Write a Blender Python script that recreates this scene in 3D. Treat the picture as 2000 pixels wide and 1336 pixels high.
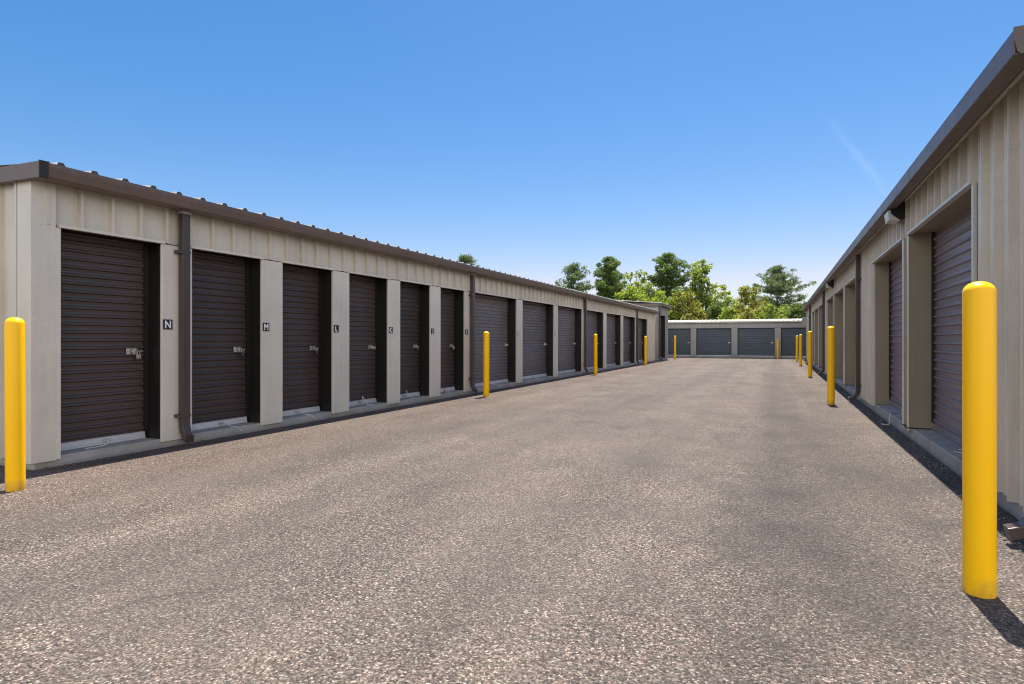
import bpy, bmesh, math, random
import numpy as np
from mathutils import Vector, Matrix
random.seed(7); rng = np.random.default_rng(11)
sc = bpy.context.scene
for o in list(bpy.data.objects): bpy.data.objects.remove(o)
COL = sc.collection

# ------------------------------------------------------------------ camera
F_PX, VPX = 1150.0, 520.0
YAW = math.atan(VPX / F_PX)
CAM_H = 1.25
cam = bpy.data.cameras.new('camera'); co = bpy.data.objects.new('camera', cam); COL.objects.link(co)
cam.sensor_width = 36; cam.lens = 36 * F_PX / 2000; cam.clip_end = 3000; cam.clip_start = 0.05
cam.shift_y = -0.002
co.location = (0, 0, CAM_H); co.rotation_euler = (math.radians(90), 0, YAW)
sc.camera = co

# ------------------------------------------------------------------ world and sun
SUN_EL, SUN_AZ = math.radians(71), math.radians(-2.6)
w = bpy.data.worlds.new('World'); sc.world = w; w.use_nodes = True
nt = w.node_tree; N = nt.nodes; L = nt.links; N.clear()
out = N.new('ShaderNodeOutputWorld'); bg = N.new('ShaderNodeBackground'); bg.inputs[1].default_value = 0.105
sky = N.new('ShaderNodeTexSky'); sky.sky_type = 'NISHITA'; sky.sun_disc = False
sky.sun_elevation = SUN_EL; sky.sun_rotation = SUN_AZ
sky.air_density = 1.15; sky.dust_density = 0.5; sky.ozone_density = 3.0; sky.altitude = 30
def wm(op, a, b=None, c=None):
    n = N.new('ShaderNodeMath'); n.operation = op
    for i, x in enumerate((a, b, c)):
        if x is None: continue
        if isinstance(x, (int, float)): n.inputs[i].default_value = x
        else: L.new(x, n.inputs[i])
    return n.outputs[0]
hs = N.new('ShaderNodeHueSaturation'); hs.inputs['Saturation'].default_value = 1.16; hs.inputs['Value'].default_value = 1.0
L.new(sky.outputs[0], hs.inputs['Color'])
# thin old vapour trail high up in the sky (part of the sky itself)
geo = N.new('ShaderNodeTexCoord')
def dirv(px, py):
    v = Vector(((px - 1000) / F_PX, 1, (664 - py) / F_PX)).normalized()
    return Matrix.Rotation(YAW, 3, 'Z') @ v
dA, dB = dirv(1625, 240), dirv(1735, 385)
nrm = dA.cross(dB).normalized(); along = (dB - dA).normalized(); mid = ((dA + dB) / 2)
def vdot(v):
    n = N.new('ShaderNodeVectorMath'); n.operation = 'DOT_PRODUCT'; L.new(geo.outputs['Generated'], n.inputs[0]); n.inputs[1].default_value = v
    return n.outputs['Value']
wn = N.new('ShaderNodeTexNoise'); wn.inputs['Scale'].default_value = 22; wn.inputs['Detail'].default_value = 6; L.new(geo.outputs['Generated'], wn.inputs['Vector'])
dd = wm('ABSOLUTE', wm('ADD', vdot(nrm), wm('MULTIPLY', wm('SUBTRACT', wn.outputs[0], 0.5), 0.018)))
cross = wm('POWER', wm('MAXIMUM', wm('SUBTRACT', 1.0, wm('DIVIDE', dd, 0.009)), 0.0), 1.5)
al = wm('ABSOLUTE', wm('SUBTRACT', vdot(along), along.dot(mid)))
lm = wm('MAXIMUM', wm('SUBTRACT', 1.0, wm('DIVIDE', al, (dB - dA).length * 0.62)), 0.0)
fac = wm('MULTIPLY', wm('MULTIPLY', cross, wm('POWER', lm, 0.6)), wm('MULTIPLY', wn.outputs[0], 0.085))
mx = N.new('ShaderNodeMixRGB'); ss = N.new('ShaderNodeSeparateColor'); ml = N.new('ShaderNodeCombineColor'); L.new(hs.outputs[0], ss.inputs[0])
gch = wm('MULTIPLY', wm('POWER', ss.outputs[1], 1.1), 0.492); L.new(wm('MINIMUM', wm('MULTIPLY', wm('POWER', ss.outputs[0], 1.6), 0.305), wm('MULTIPLY', gch, 0.90)), ml.inputs[0]); L.new(gch, ml.inputs[1]); L.new(wm('MULTIPLY', ss.outputs[2], 0.655), ml.inputs[2])
L.new(fac, mx.inputs[0]); L.new(ml.outputs[0], mx.inputs[1]); mx.inputs[2].default_value = (7.5, 8.2, 9.0, 1)
# bright cloud bank added low behind the photographer, unseen, to fill the shaded fronts
sz = N.new('ShaderNodeSeparateXYZ'); L.new(geo.outputs['Generated'], sz.inputs[0])
cn_ = N.new('ShaderNodeTexNoise'); cn_.inputs['Scale'].default_value = 2.6; cn_.inputs['Detail'].default_value = 9; cn_.inputs['Roughness'].default_value = 0.58; L.new(geo.outputs['Generated'], cn_.inputs['Vector'])
def sstep(v, a_, b_):
    n = N.new('ShaderNodeMapRange'); n.interpolation_type = 'SMOOTHSTEP'; L.new(v, n.inputs[0]); n.inputs[1].default_value = a_; n.inputs[2].default_value = b_; return n.outputs[0]
fwd = Vector((-math.sin(YAW), math.cos(YAW), 0))
region = wm('MULTIPLY', wm('MULTIPLY', sstep(wm('MULTIPLY', vdot(fwd), -1.0), -0.05, 0.25), sstep(sz.outputs[2], 0.0, 0.08)), wm('SUBTRACT', 1.0, sstep(sz.outputs[2], 0.42, 0.75)))
cover = wm('MULTIPLY', region, sstep(cn_.outputs[0], 0.36, 0.58))
mc = N.new('ShaderNodeMixRGB'); L.new(cover, mc.inputs[0]); L.new(mx.outputs[0], mc.inputs[1]); mc.inputs[2].default_value = (12.5, 12.0, 11.3, 1)
L.new(mc.outputs[0], bg.inputs[0]); L.new(bg.outputs[0], out.inputs[0])

sl = bpy.data.lights.new('sun', 'SUN'); sl.energy = 4.9; sl.angle = math.radians(0.55); sl.color = (1, 0.93, 0.83)
so = bpy.data.objects.new('sun', sl); COL.objects.link(so)
S = Vector((math.sin(SUN_AZ) * math.cos(SUN_EL), math.cos(SUN_AZ) * math.cos(SUN_EL), math.sin(SUN_EL)))
so.rotation_euler = S.to_track_quat('Z', 'Y').to_euler(); so.location = (0, 0, 60)
sc.render.engine = 'CYCLES'; sc.cycles.filter_width = 1.1
sc.view_settings.view_transform = 'Standard'; sc.view_settings.look = 'None'
sc.view_settings.exposure = 1.08; sc.view_settings.gamma = 1

# ------------------------------------------------------------------ materials
def newmat(name):
    m = bpy.data.materials.new(name); m.use_nodes = True; t = m.node_tree
    b = t.nodes['Principled BSDF']
    return m, t, b
class NT:
    def __init__(s, t):
        s.t = t; s.pos = t.nodes.new('ShaderNodeNewGeometry').outputs['Position']
    def inp(s, n, i, v):
        if v is None: return
        if isinstance(v, (int, float, tuple)): n.inputs[i].default_value = v
        else: s.t.links.new(v, n.inputs[i])
    def math(s, op, a, b=None, c=None):
        n = s.t.nodes.new('ShaderNodeMath'); n.operation = op
        for i, x in enumerate((a, b, c)): s.inp(n, i, x)
        return n.outputs[0]
    def scale(s, v, xyz):
        n = s.t.nodes.new('ShaderNodeMapping'); s.inp(n, 0, v); n.inputs['Scale'].default_value = xyz; return n.outputs[0]
    def noise(s, sc_, det=4, vec=None, rough=0.55):
        n = s.t.nodes.new('ShaderNodeTexNoise'); s.inp(n, 'Vector', vec if vec is not None else s.pos)
        n.inputs['Scale'].default_value = sc_; n.inputs['Detail'].default_value = det; n.inputs['Roughness'].default_value = rough
        return n.outputs[0]
    def vor(s, sc_, vec=None, feat='F1', out=0):
        n = s.t.nodes.new('ShaderNodeTexVoronoi'); n.feature = feat; s.inp(n, 'Vector', vec if vec is not None else s.pos)
        n.inputs['Scale'].default_value = sc_; return n.outputs[out]
    def ramp(s, v, stops, interp='LINEAR'):
        n = s.t.nodes.new('ShaderNodeValToRGB'); s.inp(n, 0, v); e = n.color_ramp.elements; n.color_ramp.interpolation = interp
        while len(e) < len(stops): e.new(0.5)
        for k, (p, c) in enumerate(stops):
            e[k].position = p; e[k].color = (c, c, c, 1) if isinstance(c, (int, float)) else (*c, 1)
        return n.outputs[0]
    def mix(s, f, a, b, mode='MIX'):
        n = s.t.nodes.new('ShaderNodeMixRGB'); n.blend_type = mode
        for i, x in enumerate((f, a, b)):
            if isinstance(x, tuple) and len(x) == 3: x = (*x, 1)
            s.inp(n, i, x)
        return n.outputs[0]
    def sep(s, v):
        n = s.t.nodes.new('ShaderNodeSeparateXYZ'); s.inp(n, 0, v); return n.outputs
    def bump(s, h, strength, dist, normal=None):
        n = s.t.nodes.new('ShaderNodeBump'); s.inp(n, 'Height', h); n.inputs['Strength'].default_value = strength
        n.inputs['Distance'].default_value = dist
        if normal is not None: s.t.links.new(normal, n.inputs['Normal'])
        return n.outputs[0]

def painted(name, col, rough=0.45, dirt=0.25, metallic=0.0, streak=True, spec=0.5, dcol=(0.16, 0.12, 0.09), wave=0.3, vary=0.05):
    m, t, b = newmat(name); n = NT(t)
    a = n.noise(1.3, 5)
    st = n.noise(5.0, 5, n.scale(n.pos, (3.0, 3.0, 0.22))) if streak else n.noise(6, 5)
    f = n.math('MULTIPLY', n.ramp(st, [(0.45, 0.0), (0.8, 1.0)]), dirt)
    c = n.mix(f, (*col,), (*dcol,))
    c2 = n.mix(1.0, c, n.ramp(a, [(0.25, 0.88), (0.75, 1.1)]), 'MULTIPLY')
    oi = t.nodes.new('ShaderNodeObjectInfo'); c2 = n.mix(1.0, c2, n.ramp(oi.outputs['Random'], [(0.0, 1 - vary), (1.0, 1 + vary)]), 'MULTIPLY')
    fine = n.noise(60, 3)
    c3 = n.mix(1.0, c2, n.ramp(fine, [(0.3, 0.94), (0.7, 1.05)]), 'MULTIPLY')
    n.t.links.new(c3, b.inputs['Base Color'])
    r = n.math('ADD', n.math('MULTIPLY', n.noise(9, 4), 0.22), rough - 0.11)
    n.t.links.new(r, b.inputs['Roughness']); b.inputs['Metallic'].default_value = metallic
    b.inputs['Specular IOR Level'].default_value = spec
    bm1 = n.bump(n.noise(2.2, 2), wave, 0.02)
    n.t.links.new(n.bump(fine, 0.06, 0.004, bm1), b.inputs['Normal'])
    return m
M = {}
M['beige'] = painted('beige_metal', (0.57, 0.515, 0.435), 0.32, 0.22, dcol=(0.25, 0.20, 0.14))
M['trim'] = painted('beige_trim', (0.58, 0.535, 0.465), 0.34, 0.15, dcol=(0.27, 0.22, 0.16))
M['khaki'] = painted('khaki_jamb', (0.27, 0.225, 0.155), 0.5, 0.2)
M['brown'] = painted('brown_gutter', (0.115, 0.076, 0.060), 0.42, 0.25, dcol=(0.2, 0.16, 0.13))
M['pipe'] = painted('brown_pipe', (0.060, 0.042, 0.038), 0.38, 0.2, dcol=(0.12, 0.09, 0.08))
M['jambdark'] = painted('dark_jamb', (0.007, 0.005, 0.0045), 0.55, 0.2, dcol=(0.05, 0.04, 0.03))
M['door'] = painted('brown_door', (0.060, 0.042, 0.039), 0.38, 0.5, streak=False, dcol=(0.07, 0.052, 0.048), spec=0.5, wave=0.12, vary=0.16)
M['doorgrey'] = painted('faded_door', (0.125, 0.105, 0.108), 0.38, 0.4, streak=False, dcol=(0.13, 0.11, 0.10), spec=0.5, wave=0.12, vary=0.16)
M['doorplum'] = painted('plum_door', (0.20, 0.160, 0.180), 0.33, 0.15, streak=False, dcol=(0.18, 0.145, 0.15), spec=0.6, wave=0.0)
M['doorblue'] = painted('blue_grey_door', (0.058, 0.078, 0.100), 0.45, 0.3, streak=False, dcol=(0.10, 0.12, 0.14))
M['greywall'] = painted('grey_wall', (0.30, 0.29, 0.28), 0.5, 0.2, dcol=(0.17, 0.16, 0.15))
M['galv'] = painted('galvanised_roof', (0.55, 0.55, 0.52), 0.35, 0.3, metallic=0.35, streak=False, dcol=(0.3, 0.28, 0.25))
M['creamroof'] = painted('cream_roof', (0.55, 0.53, 0.43), 0.5, 0.15, streak=False)
M['alum'] = painted('aluminium_bar', (0.58, 0.58, 0.60), 0.38, 0.35, metallic=0.25, streak=False, dcol=(0.3, 0.28, 0.26))
M['steel'] = painted('steel_latch', (0.62, 0.60, 0.57), 0.28, 0.3, metallic=0.85, streak=False)
M['brass'] = painted('brass_lock', (0.62, 0.58, 0.50), 0.3, 0.2, metallic=0.8, streak=False)
M['darklock'] = painted('dark_lock', (0.05, 0.05, 0.06), 0.4, 0.2, streak=False)
M['rope'] = painted('rope', (0.62, 0.59, 0.53), 0.9, 0.3, streak=False)
M['signblack'] = painted('sign_black', (0.014, 0.014, 0.022), 0.4, 0.1, streak=False)
M['signwhite'] = painted('sign_white', (0.78, 0.78, 0.78), 0.5, 0.1, streak=False)
M['signfaded'] = painted('sign_faded', (0.34, 0.33, 0.34), 0.5, 0.2, streak=False)
M['fadedletter'] = painted('faded_letter', (0.62, 0.60, 0.58), 0.5, 0.2, streak=False)
M['lamphouse'] = painted('lamp_housing', (0.012, 0.011, 0.011), 0.4, 0.1, streak=False)
M['lens'] = painted('lamp_lens', (0.50, 0.51, 0.46), 0.25, 0.35, streak=False, dcol=(0.35, 0.33, 0.25))
M['screw'] = painted('screw_head', (0.10, 0.085, 0.07), 0.5, 0.2, streak=False)
M['leafdead'] = painted('dead_leaf', (0.10, 0.06, 0.035), 0.8, 0.3, streak=False)

def mat_bollard():
    m, t, b = newmat('yellow_sleeve'); n = NT(t)
    c = n.mix(n.ramp(n.noise(3, 4), [(0.3, 0.0), (0.8, 1.0)]), (1.0, 0.55, 0.0), (1.0, 0.52, 0.0))
    z = n.sep(n.pos)[2]
    g = n.math('MULTIPLY', n.ramp(z, [(0.0, 1.0), (0.10, 0.0)]), n.ramp(n.noise(14, 5, n.scale(n.pos, (1, 1, 0.5))), [(0.35, 0.0), (0.65, 0.8)]))
    sc1 = n.ramp(n.noise(26, 6, n.scale(n.pos, (1, 1, 0.25))), [(0.66, 0.0), (0.74, 0.4)])
    c = n.mix(g, c, (0.25, 0.16, 0.06)); c = n.mix(sc1, c, (0.70, 0.36, 0.03))
    t.links.new(c, b.inputs['Base Color'])
    b.inputs['Roughness'].default_value = 0.36; b.inputs['Specular IOR Level'].default_value = 0.35
    b.inputs['Subsurface Weight'].default_value = 0.0
    t.links.new(n.bump(n.noise(40, 3), 0.05, 0.004), b.inputs['Normal'])
    return m
M['yellow'] = mat_bollard()

def mat_asphalt():
    m, t, b = newmat('asphalt'); n = NT(t)
    x, y, z = n.sep(n.pos)
    warp = n.noise(0.55, 4); wear = n.noise(0.9, 8, n.scale(n.pos, (1.0, 0.28, 1)), 0.66)
    track = n.noise(1.0, 2, n.scale(n.pos, (1.25, 0.03, 1)))
    cell = n.vor(105, out=1); cr = n.sep(cell)[0]; cg = n.sep(cell)[1]
    cell2 = n.vor(240, out=1); cr2 = n.sep(cell2)[0]
    stone = n.ramp(cr, [(0.0, (0.040, 0.034, 0.031)), (0.22, (0.100, 0.084, 0.074)), (0.62, (0.195, 0.160, 0.136)), (0.86, (0.285, 0.238, 0.200)), (1.0, (0.56, 0.49, 0.43))])
    tint = n.ramp(cg, [(0.0, (1.10, 0.96, 0.93)), (0.6, (1, 1, 1)), (1.0, (0.93, 1.02, 1.0))])
    c = n.mix(1.0, stone, tint, 'MULTIPLY')
    fine = n.ramp(cr2, [(0.0, (0.05, 0.045, 0.042)), (0.5, (0.150, 0.124, 0.108)), (1.0, (0.27, 0.230, 0.200))])
    smooth = n.ramp(n.noise(0.9, 5), [(0.40, 0.0), (0.62, 0.55)])
    c = n.mix(smooth, c, fine)
    d = n.vor(105, out=0)
    c = n.mix(n.ramp(d, [(0.45, 0.0), (0.85, 0.55)]), c, (0.045, 0.040, 0.038))
    c = n.mix(1.0, c, n.ramp(wear, [(0.36, (0.88, 0.87, 0.88)), (0.64, (1.11, 1.10, 1.09))]), 'MULTIPLY')
    c = n.mix(1.0, c, n.ramp(track, [(0.38, 0.88), (0.62, 1.10)]), 'MULTIPLY')
    c = n.mix(1.0, c, n.ramp(warp, [(0.3, (0.90, 0.91, 0.92)), (0.7, (1.10, 1.08, 1.06))]), 'MULTIPLY')
    # reddish wash-out beside the left building, older darker patch beside the right one
    lf = n.math('MULTIPLY', n.ramp(n.math('MULTIPLY', n.math('ADD', x, 7.0), 0.2), [(0.12, 1.0), (0.62, 0.0)]), n.ramp(n.noise(0.8, 4), [(0.35, 0.2), (0.65, 1.0)]))
    c = n.mix(n.math('MULTIPLY', lf, 0.85), c, n.mix(1.0, c, (0.86, 0.70, 0.66), 'MULTIPLY'))
    # oval patch
    px = n.math('DIVIDE', n.math('SUBTRACT', x, 0.35), 0.95); py = n.math('DIVIDE', n.math('SUBTRACT', y, 4.9), 2.3)
    gain = (0.750, 0.750, 0.745)
    rr = n.math('ADD', n.math('SQRT', n.math('ADD', n.math('MULTIPLY', px, px), n.math('MULTIPLY', py, py))), n.math('MULTIPLY', n.math('SUBTRACT', n.noise(2.2, 8, None, 0.7), 0.5), 2.4))
    pf = n.ramp(rr, [(0.70, 1.0), (0.95, 0.0)])
    c = n.mix(n.math('MULTIPLY', pf, 0.42), c, n.mix(0.5, (0.075, 0.068, 0.066), n.mix(1.0, c, (0.72, 0.70, 0.72), 'MULTIPLY')))
    # darker wheel lane towards the right
    lane = n.ramp(n.math('ABSOLUTE', n.math('ADD', x, n.math('MULTIPLY', n.math('SUBTRACT', warp, 0.5), 1.0))), [(0.0, 1.0), (0.55, 0.0)])
    c = n.mix(n.math('MULTIPLY', lane, 0.6), c, n.mix(1.0, c, (0.7, 0.7, 0.72), 'MULTIPLY'))
    # dirt along both slab edges
    er = n.ramp(n.math('ADD', x, n.math('MULTIPLY', n.noise(3.0, 5), 0.5)), [(0.0, 0.0), (1.0, 0.0)])
    sp = n.vor(46, out=0); spc = n.sep(n.vor(46, out=1))[2]
    fl = n.math('MULTIPLY', n.ramp(sp, [(0.10, 1.0), (0.16, 0.0)]), n.ramp(spc, [(0.90, 0.0), (0.94, 1.0)]))
    c = n.mix(n.math('MULTIPLY', fl, 0.45), c, (0.42, 0.38, 0.34))
    stn = n.ramp(n.noise(2.4, 6, None, 0.7), [(0.68, 0.0), (0.78, 0.45)])
    c = n.mix(stn, c, (0.07, 0.065, 0.062))
    # ravelled, rougher blotches where the binder has worn away
    rv = n.ramp(n.noise(2.1, 7, n.scale(n.pos, (1, 0.7, 1)), 0.72), [(0.50, 0.0), (0.60, 1.0)])
    c = n.mix(n.math('MULTIPLY', rv, 0.45), c, n.mix(1.0, c, (0.72, 0.70, 0.71), 'MULTIPLY'))
    dots = n.ramp(n.noise(60, 3, None, 0.7), [(0.34, 0.42), (0.54, 1.0), (0.74, 1.40)])
    c = n.mix(1.0, c, dots, 'MULTIPLY')
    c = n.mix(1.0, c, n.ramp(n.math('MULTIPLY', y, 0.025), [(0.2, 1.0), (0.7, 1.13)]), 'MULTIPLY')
    ck = t.nodes.new('ShaderNodeTexVoronoi'); ck.feature = 'DISTANCE_TO_EDGE'; ck.inputs['Scale'].default_value = 0.42
    wv = t.nodes.new('ShaderNodeTexNoise'); wv.inputs['Scale'].default_value = 2.2; wv.inputs['Detail'].default_value = 7; n.inp(wv, 'Vector', n.pos)
    va = t.nodes.new('ShaderNodeVectorMath'); va.operation = 'MULTIPLY_ADD'; t.links.new(wv.outputs['Color'], va.inputs[0]); va.inputs[1].default_value = (0.5, 0.5, 0); t.links.new(n.pos, va.inputs[2])
    t.links.new(va.outputs[0], ck.inputs['Vector'])
    cm = n.math('MULTIPLY', n.ramp(ck.outputs['Distance'], [(0.0, 1.0), (0.0055, 0.0)]), n.ramp(n.noise(0.45, 3), [(0.47, 0.0), (0.56, 0.55)]))
    c = n.mix(cm, c, (0.035, 0.032, 0.030))
    c = n.mix(1.0, c, gain, 'MULTIPLY')
    t.links.new(c, b.inputs['Base Color'])
    b.inputs['Roughness'].default_value = 0.86; b.inputs['Specular IOR Level'].default_value = 0.35
    h = n.math('ADD', n.math('MULTIPLY', n.math('SUBTRACT', 1.0, d), 0.6), n.math('MULTIPLY', cr, 0.7))
    b1 = n.bump(n.noise(1.2, 3), 0.25, 0.03)
    brk = n.math('MULTIPLY', n.ramp(n.math('MULTIPLY', n.math('ADD', x, 2.0), 0.3), [(0.15, 0.0), (0.65, 1.0)]), n.ramp(n.noise(0.9, 4), [(0.42, 0.0), (0.60, 1.0)]))
    b1 = n.bump(n.math('MULTIPLY', n.noise(11, 7, None, 0.7), brk), 0.9, 0.035, b1)
    t.links.new(n.bump(h, 0.9, 0.008, b1), b.inputs['Normal'])
    return m
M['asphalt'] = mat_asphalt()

def mat_concrete():
    m, t, b = newmat('concrete'); n = NT(t)
    x, y, z = n.sep(n.pos)
    c = n.ramp(n.noise(2.2, 7, None, 0.65), [(0.3, (0.25, 0.235, 0.215)), (0.7, (0.42, 0.39, 0.35))])
    rust = n.ramp(n.noise(1.1, 6, n.scale(n.pos, (1, 1, 0.6))), [(0.56, 0.0), (0.72, 0.75)])
    c = n.mix(rust, c, (0.20, 0.135, 0.095))
    c = n.mix(n.ramp(n.noise(35, 4), [(0.62, 0.0), (0.75, 0.4)]), c, (0.10, 0.09, 0.085))
    low = n.ramp(z, [(0.0, 0.55), (0.05, 0.0)])
    c = n.mix(low, c, (0.11, 0.10, 0.09))
    t.links.new(c, b.inputs['Base Color']); b.inputs['Roughness'].default_value = 0.85
    t.links.new(n.bump(n.noise(28, 6), 0.4, 0.008), b.inputs['Normal'])
    return m
M['concrete'] = mat_concrete()

def mat_ground():
    m, t, b = newmat('dry_grass_ground'); n = NT(t)
    c = n.ramp(n.noise(0.6, 7, None, 0.7), [(0.3, (0.05, 0.065, 0.025)), (0.6, (0.09, 0.10, 0.04)), (0.8, (0.15, 0.13, 0.08))])
    t.links.new(c, b.inputs['Base Color']); b.inputs['Roughness'].default_value = 0.95
    t.links.new(n.bump(n.noise(12, 6), 0.6, 0.05), b.inputs['Normal'])
    return m
M['ground'] = mat_ground()
def mat_gravel():
    m, t, b = newmat('loose_stone'); t2 = NT(t)
    g = t.nodes.new('ShaderNodeNewGeometry')
    c = t2.ramp(g.outputs['Random Per Island'], [(0.0, (0.06, 0.05, 0.045)), (0.6, (0.17, 0.145, 0.125)), (1.0, (0.42, 0.37, 0.32))])
    t.links.new(c, b.inputs['Base Color']); b.inputs['Roughness'].default_value = 0.8
    return m
M['gravel'] = mat_gravel()

def foliage(name, c1, c2, tr=0.45):
    m, t, b = newmat(name); n = NT(t)
    g = t.nodes.new('ShaderNodeNewGeometry')
    c = n.ramp(g.outputs['Random Per Island'], [(0.0, c1), (1.0, c2)])
    big = n.noise(0.9, 3)
    c = n.mix(1.0, c, n.ramp(big, [(0.3, (1.05, 1.15, 1.1)), (0.7, (1.75, 1.65, 1.4))]), 'MULTIPLY')
    t.links.new(c, b.inputs['Base Color']); b.inputs['Roughness'].default_value = 0.55
    tl = t.nodes.new('ShaderNodeBsdfTranslucent'); mxs = t.nodes.new('ShaderNodeMixShader'); mxs.inputs[0].default_value = tr
    c5 = n.mix(1.0, c, (1.35, 1.35, 0.7), 'MULTIPLY'); t.links.new(c5, tl.inputs[0])
    o = t.nodes['Material Output']; t.links.new(b.outputs[0], mxs.inputs[1]); t.links.new(tl.outputs[0], mxs.inputs[2]); t.links.new(mxs.outputs[0], o.inputs[0])
    return m
M['f_pine'] = foliage('pine_needles', (0.055, 0.085, 0.045), (0.120, 0.160, 0.075), 0.35)
M['f_dark'] = foliage('dark_needles', (0.045, 0.080, 0.024), (0.115, 0.165, 0.050), 0.42)
M['f_green'] = foliage('green_leaves', (0.110, 0.150, 0.035), (0.230, 0.275, 0.085), 0.5)
M['f_lime'] = foliage('lime_leaves', (0.100, 0.145, 0.022), (0.215, 0.260, 0.055), 0.5)
M['f_olive'] = foliage('olive_leaves', (0.095, 0.110, 0.025), (0.210, 0.210, 0.060), 0.5)
def mat_bark():
    m, t, b = newmat('bark'); n = NT(t)
    c = n.ramp(n.noise(6, 6, n.scale(n.pos, (1, 1, 0.2))), [(0.3, (0.05, 0.04, 0.032)), (0.7, (0.15, 0.12, 0.10))])
    t.links.new(c, b.inputs['Base Color']); b.inputs['Roughness'].default_value = 0.9
    return m
M['bark'] = mat_bark()

# ------------------------------------------------------------------ mesh helpers
ORG = {}
class MB:
    def __init__(s): s.v = []; s.f = []; s.sm = []
    def add(s, vs, fs, smooth=False):
        k = len(s.v); s.v += [tuple(p) for p in vs]; s.f += [tuple(i + k for i in f) for f in fs]; s.sm += [smooth] * len(fs); return s
    def box(s, x0, x1, y0, y1, z0, z1):
        x0, x1 = sorted((x0, x1)); y0, y1 = sorted((y0, y1)); z0, z1 = sorted((z0, z1))
        return s.add([(x0,y0,z0),(x1,y0,z0),(x1,y1,z0),(x0,y1,z0),(x0,y0,z1),(x1,y0,z1),(x1,y1,z1),(x0,y1,z1)],
              [(0,3,2,1),(4,5,6,7),(0,1,5,4),(1,2,6,5),(2,3,7,6),(3,0,4,7)])
    def prism(s, prof, fn, t0, t1, closed=True, caps=True, smooth=False):
        n = len(prof); a = [fn(p, t0) for p in prof]; b = [fn(p, t1) for p in prof]
        m = n if closed else n - 1
        fs = [(i, (i + 1) % n, n + (i + 1) % n, n + i) for i in range(m)]
        s.add(a + b, fs, smooth)
        if closed and caps:
            s.add(a, [tuple(range(n))[::-1]]); s.add(b, [tuple(range(n))])
        return s
    def tube(s, pts, r, seg=8, caps=True):
        pts = [Vector(p) for p in pts]; rs = r if isinstance(r, (list, tuple)) else [r] * len(pts)
        rings = []; up = None
        for i, p in enumerate(pts):
            d = (pts[min(i + 1, len(pts) - 1)] - pts[max(i - 1, 0)])
            d = d.normalized() if d.length > 1e-9 else Vector((0, 0, 1))
            if up is None: up = Vector((0, 0, 1)) if abs(d.z) < 0.9 else Vector((1, 0, 0))
            a = d.cross(up).normalized(); b2 = a.cross(d).normalized(); up = b2
            rings.append([p + (a * math.cos(t) + b2 * math.sin(t)) * rs[i] for t in [2 * math.pi * k / seg for k in range(seg)]])
        vs = [q for rg in rings for q in rg]; fs = []
        for i in range(len(rings) - 1):
            for k in range(seg):
                fs.append((i * seg + k, i * seg + (k + 1) % seg, (i + 1) * seg + (k + 1) % seg, (i + 1) * seg + k))
        s.add(vs, fs, True)
        if caps:
            s.add(rings[0], [tuple(range(seg))[::-1]]); s.add(rings[-1], [tuple(range(seg))])
        return s
    def lathe(s, prof, c, seg=40):
        vs = []; fs = []
        for r, z in prof:
            for k in range(seg):
                a = 2 * math.pi * k / seg; vs.append((c[0] + r * math.cos(a), c[1] + r * math.sin(a), c[2] + z))
        for i in range(len(prof) - 1):
            for k in range(seg):
                fs.append((i * seg + k, i * seg + (k + 1) % seg, (i + 1) * seg + (k + 1) % seg, (i + 1) * seg + k))
        s.add(vs, fs, True); return s
    def build(s, name, mat, parent=None, at=None, bevel=0, recalc=True):
        po = ORG.get(parent.name, Vector((0, 0, 0))) if parent else Vector((0, 0, 0))
        org = Vector(at) if at is not None else (po.copy() if parent else Vector((0, 0, 0)))
        me = bpy.data.meshes.new(name)
        me.from_pydata([(p[0] - org.x, p[1] - org.y, p[2] - org.z) for p in s.v], [], s.f)
        me.polygons.foreach_set('use_smooth', s.sm)
        if recalc:
            bm = bmesh.new(); bm.from_mesh(me); bmesh.ops.recalc_face_normals(bm, faces=bm.faces); bm.to_mesh(me); bm.free()
        me.materials.append(M[mat] if isinstance(mat, str) else mat)
        o = bpy.data.objects.new(name, me); COL.objects.link(o)
        if parent: o.parent = parent; o.location = org - po
        else: o.location = org
        ORG[o.name] = org
        if bevel:
            md = o.modifiers.new('bevel', 'BEVEL'); md.width = bevel; md.segments = 2; md.limit_method = 'ANGLE'
        return o
def empty(name, loc):
    o = bpy.data.objects.new(name, None); COL.objects.link(o); o.location = loc; ORG[o.name] = Vector(loc); return o
def tag(o, label=None, cat=None, group=None, kind=None):
    if label: o['label'] = label
    if cat: o['category'] = cat
    if group: o['group'] = group
    if kind: o['kind'] = kind
    return o

# ------------------------------------------------------------------ ground
g = MB().add([(-700, -60, -0.012), (700, -60, -0.012), (700, 1400, -0.012), (-700, 1400, -0.012)], [(0, 1, 2, 3)]).build('ground', 'ground'); tag(g, kind='structure')
a = MB().add([(-16, -14, 0), (14, -14, 0), (14, 50.5, 0), (-16, 50.5, 0)], [(0, 1, 2, 3)]).build('asphalt_lane', 'asphalt'); tag(a, kind='structure')

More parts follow.
